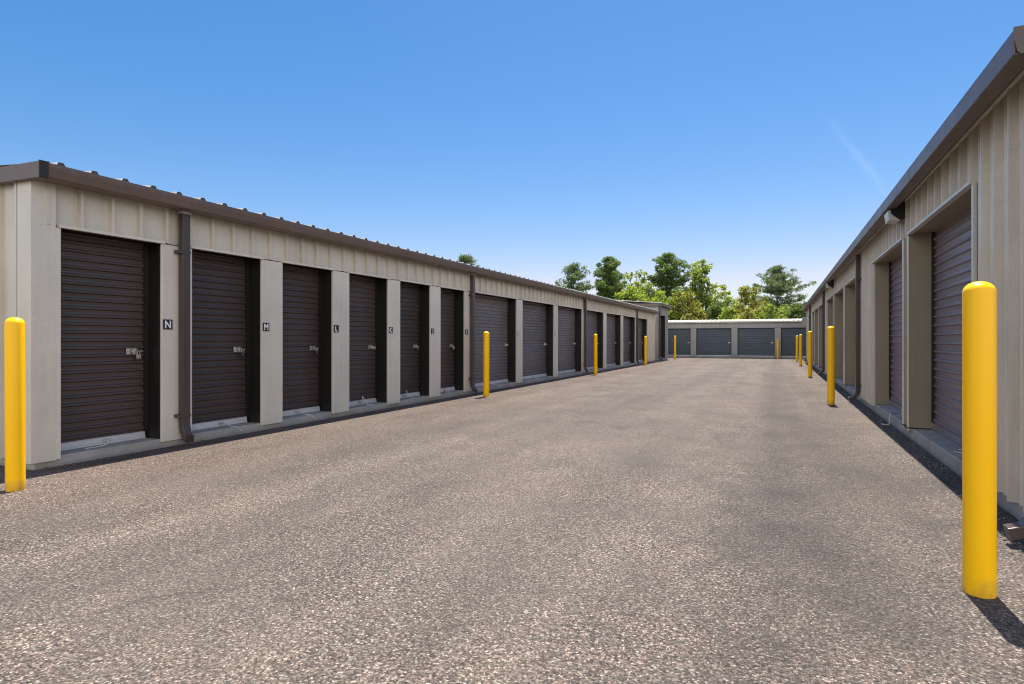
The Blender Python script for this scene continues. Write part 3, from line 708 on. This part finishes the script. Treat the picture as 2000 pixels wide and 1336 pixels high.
# ------------------------------------------------------------------ pull ropes
def smooth_path(pts, n=6):
    P = [Vector(p) for p in pts]; out_ = []
    for i in range(len(P) - 1):
        p0, p1, p2, p3 = P[max(i - 1, 0)], P[i], P[i + 1], P[min(i + 2, len(P) - 1)]
        for k in range(n):
            t = k / n
            out_.append(0.5 * ((2 * p1) + (-p0 + p2) * t + (2 * p0 - 5 * p1 + 4 * p2 - p3) * t * t + (-p0 + 3 * p1 - 3 * p2 + p3) * t ** 3))
    out_.append(P[-1]); return out_
for i, (a0, b0) in enumerate(LO):
    if i > 8: continue
    c = (a0 + b0) / 2 + random.uniform(-.08, .08); x = XL - 0.23 + 0.036
    d = doorsL[i]
    m = MB().box(x - 0.006, x + 0.022, c - 0.04, c + 0.03, ZSL + 0.035, ZSL + 0.065); m.build('pull_handle', 'steel', d, bevel=0.003)
    if i in (0,): pts = [(x + .012, c, ZSL + .055), (x + .05, c - .03, ZSL + .02), (x + .08, c - .12, ZSL + .007), (x + .07, c - .26, ZSL + .006)]
    elif i in (1, 2): pts = [(x + .012, c, ZSL + .055), (x + .06, c + .01, ZSL + .045), (x + .14, c + .03, ZSL + .010), (XL + .012, c + .06, ZSL + .004), (XL + .02, c + .10, ZSL - .03), (XL + .03, c + .13, .04)]
    elif i in (3, 4): pts = [(x + .012, c, ZSL + .055), (x + .03, c + .02, ZSL + .10), (x + .02, c + .04, ZSL + .15), (x + .05, c + .06, ZSL + .09), (x + .10, c + .08, ZSL + .008), (x + .16, c + .14, ZSL + .006)]
    else: pts = [(x + .012, c, ZSL + .055), (x + .05, c + .03, ZSL + .01), (x + .10, c + .09, ZSL + .006)]
    MB().tube(smooth_path(pts), 0.005, 6).build('pull_rope', 'rope', d)
# right: rope over the slab edge at door two, loop at door one, rope at door three
x = XR + 0.23 - 0.03
def rr(d, pts, r=0.005): MB().tube(smooth_path(pts), r, 6).build('pull_rope', 'rope', d)
rr(doorsR[1], [(x, 10.55, ZSR + .05), (x - .08, 10.45, ZSR + .008), (XR + .03, 10.30, ZSR + .010), (XR - .008, 10.22, ZSR + .004), (XR - .03, 10.18, ZSR - .06), (XR - .05, 10.12, .012), (XR - .13, 10.2, .008)], 0.007)
rr(doorsR[1], [(x, 10.55, ZSR + .05), (x - .03, 10.5, ZSR + .02), (x - .06, 10.2, ZSR + .008), (x - .05, 9.6, ZSR + .007)], 0.005)
rr(doorsR[0], [(x, 7.05, ZSR + .04), (x - .03, 7.02, ZSR + .01), (x - .10, 7.0, ZSR + .008), (x - .13, 7.1, ZSR + .007), (x - .08, 7.2, ZSR + .007), (x - .01, 7.12, ZSR + .02)], 0.006)
MB().box(x - 0.045, x - 0.003, 7.02, 7.11, ZSR + .012, ZSR + .05).build('pull_handle', 'steel', doorsR[0], bevel=0.004)
rr(doorsR[2], [(x, 15.0, ZSR + .05), (x - .1, 14.9, ZSR + .008), (XR, 14.6, ZSR + .008), (XR - .03, 14.5, .08), (XR - .12, 14.3, .01)], 0.006)

# ------------------------------------------------------------------ screws on the near right ribbed wall (one mesh of the wall's own fixings)
for yy in (4.85, 5.2, 5.5, 5.8):
    k = round((yy) / PITCH) * PITCH
    for zz in (0.22, 0.9, 1.55, 2.2):
        for q in (0.0, 0.05):
            m = MB(); m.tube([(XR - 0.0395 + (0.034 if q else 0), k + q, zz), (XR - 0.046 + (0.034 if q else 0), k + q, zz)], 0.006, 8)
            m.build('screw', 'screw', rootR)

# ------------------------------------------------------------------ wall lamps under the right eave
def wall_lamp(y, label):
    root = empty('wall_lamp', (XR - 0.05, y, 2.78)); w2 = 0.16
    pr = [(0.054, 2.995), (0.054, 2.80), (0.10, 2.775), (0.205, 2.865), (0.205, 2.915), (0.145, 2.99)]
    MB().prism(pr, lambda p, t: (XR - p[0], t, p[1]), y - w2, y + w2).build('housing', 'lamphouse', root, bevel=0.01)
    pr = [(0.104, 2.770), (0.225, 2.785), (0.243, 2.905), (0.208, 2.905), (0.208, 2.862)]
    MB().prism(pr, lambda p, t: (XR - p[0], t, p[1]), y - w2 + 0.012, y + w2 - 0.012).build('lens', 'lens', root, bevel=0.008)
    tag(root, label, 'wall lamp', 'wall lamps under the eave')
wall_lamp(9.0, 'black wall lamp with white lens under the right eave, nearer of the two')
wall_lamp(19.6, 'black wall lamp with white lens under the right eave, farther of the two')

# ------------------------------------------------------------------ grey slatted sign on a pale post at the far end of the right row
root = empty('sign_post', (1.33, 38.0, 0))
MB().box(1.49, 1.535, 37.97, 38.03, 0, 2.50).build('post', 'trim', root, bevel=0.005)
MB().box(1.25, 1.57, 37.90, 37.969, 2.12, 2.56).build('panel', 'greywall', root, bevel=0.01)
for k in range(4): MB().box(1.29, 1.53, 37.885, 37.899, 2.18 + 0.09 * k, 2.205 + 0.09 * k).build('slat', 'signfaded', root)
tag(root, 'grey slatted panel on a thin pale post at the far end of the right row', 'sign')

# ------------------------------------------------------------------ loose stones and leaves
def scatter(name, n, fpos, smin, smax, mat, label):
    vs = []; fs = []
    for i in range(n):
        x, y, z = fpos(); s_ = random.uniform(smin, smax); R = Matrix.Rotation(random.uniform(0, 6.28), 3, 'Z')
        k = len(vs)
        base = [(1, 0, 0), (0.3, 0.8, 0), (-0.8, 0.5, 0), (-0.7, -0.6, 0), (0.4, -0.9, 0), (0.1, 0.1, 0.65), (-0.3, -0.1, 0.6)]
        for b_ in base:
            p = R @ Vector((b_[0] * random.uniform(.7, 1.1), b_[1] * random.uniform(.6, 1.0), b_[2] * random.uniform(.7, 1.2)))
            vs.append((x + p.x * s_, y + p.y * s_, z + p.z * s_))
        fs += [(k, k + 1, k + 5), (k + 1, k + 2, k + 6, k + 5), (k + 2, k + 3, k + 6), (k + 3, k + 4, k + 6), (k + 4, k, k + 5, k + 6)]
    o = MB().add(vs, fs).build(name, mat, recalc=False); return tag(o, label, 'gravel', kind='stuff')
def p1():
    y = 2.2 + random.random() ** 1.7 * 14; return (XL + 0.45 + random.random() ** 1.3 * 2.4, y, 0.0)
scatter('loose_gravel', 1500, p1, 0.003, 0.009, 'gravel', 'pale loose stones scattered on the asphalt beside the left building')
def p2():
    y = 2.2 + random.random() ** 1.3 * 14; return (XR - 0.02 - abs(random.gauss(0, 0.16)), y, 0.0)
scatter('loose_gravel', 1300, p2, 0.004, 0.012, 'gravel', 'grit gathered along the foot of the right building')
def p3():
    return (random.uniform(-5.5, 1.3), 1.2 + random.random() ** 1.6 * 9, 0.0)
scatter('loose_gravel', 3000, p3, 0.002, 0.005, 'gravel', 'fine loose grit spread over the middle of the lane')
vs = []; fs = []
for i in range(420):
    right = random.random() < 0.8
    y = (3.6 if right else 3.3) + random.random() ** 1.3 * 9
    x = XR - 0.03 - abs(random.gauss(0, 0.09)) if right else XL + 0.03 + abs(random.gauss(0, 0.10))
    s_ = random.uniform(0.010, 0.026); R = Matrix.Rotation(random.uniform(0, 6.28), 3, 'Z') @ Matrix.Rotation(random.uniform(-.7, .7), 3, 'X')
    k = len(vs)
    for p in ((1, 0, 0), (0, .5, .15), (-1, 0, 0.1), (0, -.5, .1)):
        q = R @ Vector(p); vs.append((x + q.x * s_, y + q.y * s_, 0.012 + q.z * s_))
    fs.append((k, k + 1, k + 2, k + 3))
tag(MB().add(vs, fs).build('dead_leaves', 'leafdead', recalc=False), 'dry brown leaves lying along the slab edges', 'leaves', kind='stuff')

# ------------------------------------------------------------------ trees
def leafcloud(centers, radii, n_each, size, flat=0.8, narrow=0.45, up=0.0):
    """numpy leaf cards: returns verts, faces"""
    V = []; 
    for c, r, n in zip(centers, radii, n_each):
        p = rng.normal(size=(n, 3)); p /= np.linalg.norm(p, axis=1)[:, None]
        p *= (rng.random(n)[:, None] ** 0.45) * r; p[:, 2] *= flat
        p += np.array(c)
        a_ = rng.normal(size=(n, 3)); a_[:, 2] += up; a_ /= np.linalg.norm(a_, axis=1)[:, None]
        b_ = rng.normal(size=(n, 3)); b_ -= (a_ * b_).sum(1)[:, None] * a_; b_ /= np.linalg.norm(b_, axis=1)[:, None]
        s_ = size * (0.6 + 0.8 * rng.random(n))[:, None]
        V.append(np.stack([p + a_ * s_, p + b_ * s_ * narrow, p - a_ * s_, p - b_ * s_ * narrow], 1))
    V = np.concatenate(V); n = len(V)
    return V.reshape(-1, 3), n
def leafmesh(name, V, n, mat, parent):
    me = bpy.data.meshes.new(name); me.vertices.add(len(V)); me.vertices.foreach_set('co', V.astype(np.float32).ravel())
    me.loops.add(4 * n); me.loops.foreach_set('vertex_index', np.arange(4 * n, dtype=np.int32))
    me.polygons.add(n); me.polygons.foreach_set('loop_start', np.arange(0, 4 * n, 4, dtype=np.int32)); me.polygons.foreach_set('loop_total', np.full(n, 4, dtype=np.int32))
    me.update(calc_edges=True); me.materials.append(M[mat])
    o = bpy.data.objects.new(name, me); COL.objects.link(o); o.parent = parent; return o
def px2w(px, d, z=0.0):
    X = (px - 1000) / F_PX * d
    return (X * math.cos(YAW) - d * math.sin(YAW), d * math.cos(YAW) + X * math.sin(YAW), z)
def hz(py, d): return CAM_H + (664 - py) / F_PX * d

def conifer(px, d, top, wid, mat, label, start=0.12, cone=1.0, dens=1.0, name='pine_tree', leaf=0.15, lean=0.0):
    base = px2w(px, d); H = hz(top, d); R = wid / 2 / F_PX * d
    root = empty(name, base); tr = MB()
    tr.tube([(0, 0, -0.2), (lean * 0.3, 0, H * 0.5), (lean, 0, H * 0.97)], [H * 0.018, H * 0.012, 0.02], 8)
    cs = []; rs = []; ns = []; z = H * start
    while z < H * 0.985:
        t = (z / H - start) / (1 - start)
        Lb = R * ((1 - t) ** 0.75 * cone + (1 - cone) * math.sin(math.pi * min(1, t * 0.75 + 0.25))) + 0.12
        nb = random.randint(4, 6); a0 = random.random() * 6.28
        for k in range(nb):
            an = a0 + k * 6.283 / nb + random.uniform(-.35, .35); Lk = Lb * random.choice((0.45, 0.7, 0.9, 1.0, 1.25)) * random.uniform(0.9, 1.1)
            rise = random.uniform(0.05, 0.40) * Lk * (0.4 + t)
            lx = lean * t
            tip = (lx + math.cos(an) * Lk, math.sin(an) * Lk, z + rise)
            tr.tube([(lx, 0, z), ((lx + tip[0]) / 2, tip[1] / 2, z + rise * 0.3), tip], [0.05 * (1 - t) + 0.02, 0.03, 0.012], 5, caps=False)
            q = max(2, int(Lk / 0.42))
            for j in range(1, q + 1):
                f = j / q
                if f < 0.25 and random.random() < 0.6: continue
                cs.append((lx + math.cos(an) * Lk * f + random.gauss(0, .10), math.sin(an) * Lk * f + random.gauss(0, .10), z + rise * f * f + random.gauss(0.04, .07)))
                rs.append(random.uniform(0.28, 0.50)); ns.append(int(random.uniform(45, 80) * dens))
        z += H * 0.030 * random.uniform(0.6, 1.5) + 0.05
    tp = (lean, 0, H * 0.97); cs.append(tp); rs.append(0.25); ns.append(40)
    tr.build('trunk', 'bark', root, at=base) if False else None
    trunk = tr
    for i in range(len(trunk.v)): trunk.v[i] = (trunk.v[i][0] + base[0], trunk.v[i][1] + base[1], trunk.v[i][2])
    trunk.build('trunk', 'bark', root, recalc=False)
    V, n = leafcloud(cs, rs, ns, leaf, 0.6, 0.22, up=0.5); leafmesh('crown', V, n, mat, root)
    tag(root, label, 'tree', 'trees beyond the storage rows'); return root

def broadleaf(px, d, top, wid, mat, label, bot=0.2, dens=1.0, name='broadleaf_tree', leaf=0.13, nblob=60, lobes=None, flat=0.85, gap=0.85):
    base = px2w(px, d); H = hz(top, d); R = wid / 2 / F_PX * d
    root = empty(name, base); tr = MB(); cs = []; rs = []; ns = []
    lobes = lobes or [(0, 0, 0.62, 1.0, 0.38)]
    tr.tube([(0, 0, -0.2), (random.uniform(-.1, .1), 0, H * 0.3), (random.uniform(-.2, .2), 0, H * 0.75), (0, 0, H * 0.93)], [H * 0.020, H * 0.015, H * 0.007, 0.015], 8)
    for (lx, ly, lz, lr, lh) in lobes:
        c0 = Vector((lx * R, ly * R, lz * H)); k = int(nblob * lr * lr) + 6
        for i in range(k):
            v = Vector((random.gauss(0, 1), random.gauss(0, 1), random.gauss(0, 1))).normalized() * (random.random() ** 0.4)
            p = c0 + Vector((v.x * R * lr * gap, v.y * R * lr * gap, v.z * lh * H))
            if p.z < H * bot * 0.5: p.z = H * bot * 0.5 + random.random() * 0.4
            if p.z > H - 0.3: p.z = H - 0.3 - random.random() * 0.2
            cs.append(tuple(p)); rr_ = random.choice((0.22, 0.34, 0.46, 0.58)); rs.append(rr_); ns.append(int(190 * rr_ * dens))
            if i % 2 == 0:
                h0 = max(H * 0.12, p.z * random.uniform(0.45, 0.75)); mid_ = (p.x * 0.45, p.y * 0.45, (h0 + p.z) / 2 + 0.1)
                tr.tube([(0, 0, h0), mid_, tuple(p)], [0.06, 0.035, 0.012], 5, caps=False)
    for i in range(len(tr.v)): tr.v[i] = (tr.v[i][0] + base[0], tr.v[i][1] + base[1], tr.v[i][2])
    tr.build('trunk', 'bark', root, recalc=False)
    V, n = leafcloud(cs, rs, ns, leaf, flat, 0.55); leafmesh('crown', V, n, mat, root)
    tag(root, label, 'tree', 'trees beyond the storage rows'); return root

conifer(910, 60, 497, 58, 'f_pine', 'pine top showing alone above the middle of the left roof', cone=0.2, start=0.5, dens=0.9)
conifer(1120, 60, 516, 118, 'f_pine', 'loose grey-green pine, leftmost of the tree line behind the left roof', cone=0.55, dens=0.8)
conifer(1190, 58, 504, 124, 'f_dark', 'dense dark green conifer between the leftmost pine and the lime tree', cone=0.85, dens=1.5)
broadleaf(1243, 60, 520, 96, 'f_green', 'thin-topped green tree just right of the dense dark conifer', dens=0.8, nblob=46, lobes=[(0, 0, 0.72, 0.7, 0.26)])
broadleaf(1238, 55, 543, 124, 'f_lime', 'bright lime-green bushy tree behind the end of the left row', bot=0.05, nblob=80, lobes=[(0, 0, 0.55, 0.9, 0.4), (0.4, 0, 0.35, 0.7, 0.3)])
conifer(1303, 60, 494, 108, 'f_dark', 'tall dark pine with a pointed top left of the tallest broadleaf tree', cone=0.5, dens=1.2, start=0.25)
broadleaf(1292, 54, 562, 108, 'f_lime', 'yellow-green bushy tree below the tall dark pine', bot=0.05, nblob=70, lobes=[(0, 0, 0.5, 0.9, 0.45)])
broadleaf(1372, 58, 496, 110, 'f_green', 'tallest broadleaf tree with narrow top and drooping right side', dens=0.75, nblob=52, lobes=[(-0.1, 0, 0.80, 0.62, 0.18), (-0.2, 0, 0.62, 0.70, 0.18), (0.40, 0, 0.52, 0.75, 0.16), (0.75, 0, 0.40, 0.42, 0.12), (0, 0, 0.4, 0.55, 0.2)], gap=0.8)
broadleaf(1214, 56, 556, 74, 'f_green', 'mid-green bushy tree low in front of the dense dark conifer', bot=0.05, nblob=60, lobes=[(0, 0, 0.5, 0.95, 0.45)])
broadleaf(1268, 57, 552, 70, 'f_green', 'mid-green tree filling the gap left of the tall dark pine', bot=0.05, nblob=55, lobes=[(0, 0, 0.55, 0.9, 0.42)])
broadleaf(1345, 53, 560, 92, 'f_olive', 'olive bushy tree in front of the tallest broadleaf tree', bot=0.05, nblob=60, lobes=[(0, 0, 0.5, 0.9, 0.45)])
broadleaf(1468, 57, 554, 96, 'f_olive', 'rounded olive tree left of the spreading pine', bot=0.08, nblob=70, dens=0.9, lobes=[(0, 0, 0.65, 0.8, 0.3), (0, 0, 0.35, 1.0, 0.28)])
conifer(1518, 60, 519, 104, 'f_pine', 'wide spreading pine with layered open branches near the right building', cone=0.0, start=0.22, dens=0.75)
SH = [(1208, 600, 'f_green', 46), (1262, 598, 'f_green', 50), (1322, 592, 'f_lime', 44), (1355, 604, 'f_olive', 44), (1402, 603, 'f_dark', 44), (1424, 608, 'f_lime', 34), (1447, 600, 'f_olive', 40),
      (1478, 603, 'f_olive', 44), (1503, 599, 'f_lime', 42), (1530, 604, 'f_green', 42), (1558, 608, 'f_dark', 40), (1588, 606, 'f_olive', 44), (1380, 612, 'f_olive', 40), (1625, 604, 'f_green', 48), (1660, 600, 'f_olive', 48)]
cn = {'f_green': 'green', 'f_lime': 'yellow-green', 'f_olive': 'olive', 'f_dark': 'dark green'}
where = ['behind the left roof', 'behind the taller grey block', 'right of the taller grey block', 'over the second door of the end row', 'in the gap before the round olive tree', 'small, in the low gap of the tree line', 'left of the rounded olive tree',
         'under the rounded olive tree', 'under the left of the spreading pine', 'under the middle of the spreading pine', 'under the right of the spreading pine', 'beside the far end of the right row', 'low, under the tallest broadleaf tree', 'behind the right block', 'farthest right, behind the right row']
for i, (px, top, mt, wd) in enumerate(SH):
    top -= 10; wd *= 1.35
    d = 51 + (i * 7 % 5) * 0.6
    if mt == 'f_dark': r_ = conifer(px, d, top, wd, mt, '', cone=0.9, start=0.04, dens=1.6, name='shrub')
    else: r_ = broadleaf(px, d, top, wd * 1.15, mt, '', bot=0.02, nblob=46, lobes=[(0, 0, 0.5, 0.95, 0.48)], name='shrub')
    tag(r_, '%s shrubby growth %s' % (cn[mt], where[i]), 'shrub', 'low shrubs along the tree line')
